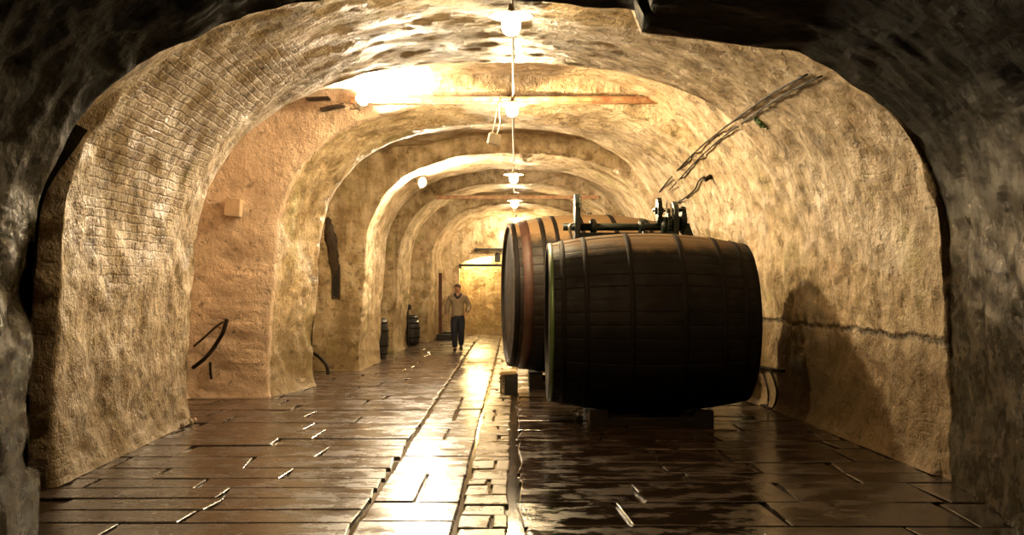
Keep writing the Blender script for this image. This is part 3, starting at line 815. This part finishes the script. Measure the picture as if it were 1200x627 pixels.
if True:
    M['skin'] = NT('skin').set(Base_Color=(.30, .15, .09), Roughness=.5)
    M['jacket'] = mat_cloth('tan_jacket', (.15, .105, .06), (.23, .175, .105))
    M['jeans'] = mat_cloth('navy_trousers', (.003, .004, .009), (.006, .008, .018))
    M['shoe'] = mat_cloth('black_leather', (.006, .005, .004), (.01, .009, .008))
    M['hair'] = mat_cloth('grey_brown_hair', (.05, .033, .02), (.09, .06, .04))
    py_ = F*H/(412-VY)
    t = thing('person', 'man in a tan jacket and dark trousers walking on the wet floor down the tunnel', 'person', (P(536.5, 0, py_).x, py_, 0))
    J = [((0, 0, .90), (.125, .095)), ((0, .0, 1.04), (.12, .09)), ((0, 0, 1.22), (.145, .10)), ((0, 0, 1.35), (.13, .085)), ((0, -.01, 1.43), .052), ((0, -.015, 1.485), .056), ((0, -.02, 1.56), (.078, .094)), ((0, -.015, 1.64), (.068, .082)),
         # arms
         ((-.17, 0, 1.36), .055), ((-.235, .02, 1.12), .042), ((-.27, -.03, .90), .028), ((-.275, -.045, .85), (.036, .018)),
         ((.17, 0, 1.36), .055), ((.27, .05, 1.13), .042), ((.215, -.08, .96), .028), ((.19, -.11, .93), (.034, .018)),
         # legs
         ((-.085, 0, .84), .085), ((-.075, -.05, .47), .058), ((-.07, .02, .10), .04), ((-.07, -.01, .05), .04), ((-.075, -.14, .035), .034),
         ((.085, 0, .84), .085), ((.075, .0, .47), .058), ((.07, .16, .13), .04), ((.07, .14, .07), .04), ((.075, .01, .035), .034),
         # nose, ears
         ((0, -.108, 1.555), .013), ((-.078, -.01, 1.56), .015), ((.078, -.01, 1.56), .015)]
    B = [(0, 1), (1, 2), (2, 3), (3, 4), (4, 5), (5, 6), (6, 7), (3, 8), (8, 9), (9, 10), (10, 11), (3, 12), (12, 13), (13, 14), (14, 15), (0, 16), (16, 17), (17, 18), (18, 19), (19, 20), (0, 21), (21, 22), (22, 23), (23, 24), (24, 25), (6, 26), (6, 27), (6, 28)]
    # fingers on both hands
    for (hi, dirx) in ((11, 1), (15, -1)):
        hc = Vector(J[hi][0])
        for k, (oy, ln) in enumerate(((-.03, .062), (-.01, .072), (.01, .068), (.03, .052))):
            a = hc+Vector((0, oy, -.03)); b = a+Vector((dirx*.004, 0, -ln*.5)); c = b+Vector((dirx*.018, 0, -ln*.45))
            i0 = len(J); J += [(tuple(a), .009), (tuple(b), .0085), (tuple(c), .007)]; B += [(hi, i0), (i0, i0+1), (i0+1, i0+2)]
        a = hc+Vector((0, -.04, -.0)); b = a+Vector((dirx*.01, -.025, -.035)); i0 = len(J); J += [(tuple(a), .010), (tuple(b), .0085)]; B += [(hi, i0), (i0, i0+1)]
    skinned('body', J, B, M['skin'], t)
    JJ = [((0, 0, .88), (.165, .135)), ((0, 0, 1.05), (.165, .125)), ((0, 0, 1.22), (.20, .14)), ((0, 0, 1.34), (.18, .115)), ((0, -.005, 1.425), .085),
          ((-.19, 0, 1.345), .085), ((-.26, .02, 1.12), .074), ((-.278, -.025, .915), .058),
          ((.19, 0, 1.345), .085), ((.29, .05, 1.13), .074), ((.225, -.07, .97), .06)]
    skinned('jacket', JJ, [(0, 1), (1, 2), (2, 3), (3, 4), (3, 5), (5, 6), (6, 7), (3, 8), (8, 9), (9, 10)], M['jacket'], t, root=1)
    skinned('collar', [((-.06, -.06, 1.40), .035), ((-.075, .02, 1.44), .035), ((0, .07, 1.455), .035), ((.075, .02, 1.44), .035), ((.06, -.06, 1.40), .035), ((0, -.12, 1.33), .03)], [(0, 1), (1, 2), (2, 3), (3, 4), (4, 5), (5, 0)], M['jeans'], t, 1)['label'] = 'dark collar'
    JT = [((0, 0, .96), (.135, .105)), ((0, 0, .86), (.13, .11)), ((-.09, 0, .80), .118), ((-.083, -.05, .47), .090), ((-.075, .02, .09), .072),
          ((.09, 0, .80), .118), ((.083, .0, .47), .090), ((.075, .155, .14), .072)]
    skinned('trousers', JT, [(0, 1), (1, 2), (2, 3), (3, 4), (1, 5), (5, 6), (6, 7)], M['jeans'], t)
    for sx, y0, z0 in ((-1, 0.0, 0), (1, .15, .035)):
        skinned('shoe', [((sx*.072, y0+.03, z0+.055), .05), ((sx*.072, y0-.04, z0+.05), .048), ((sx*.078, y0-.15, .038+z0*.3), (.045, .034))], [(0, 1), (1, 2)], M['shoe'], t)
    bm = bmesh.new(); bmesh.ops.create_uvsphere(bm, u_segments=20, v_segments=12, radius=1)
    for v in list(bm.verts):
        if v.co.z < -.1 and v.co.y < .1: bm.verts.remove(v)
    for v in bm.verts: v.co = Vector((v.co.x*.087, v.co.y*.102-.008, 1.60+v.co.z*.092+(.02 if v.co.y < -.3 else 0)))
    link('hair', bm, M['hair'], t, True)
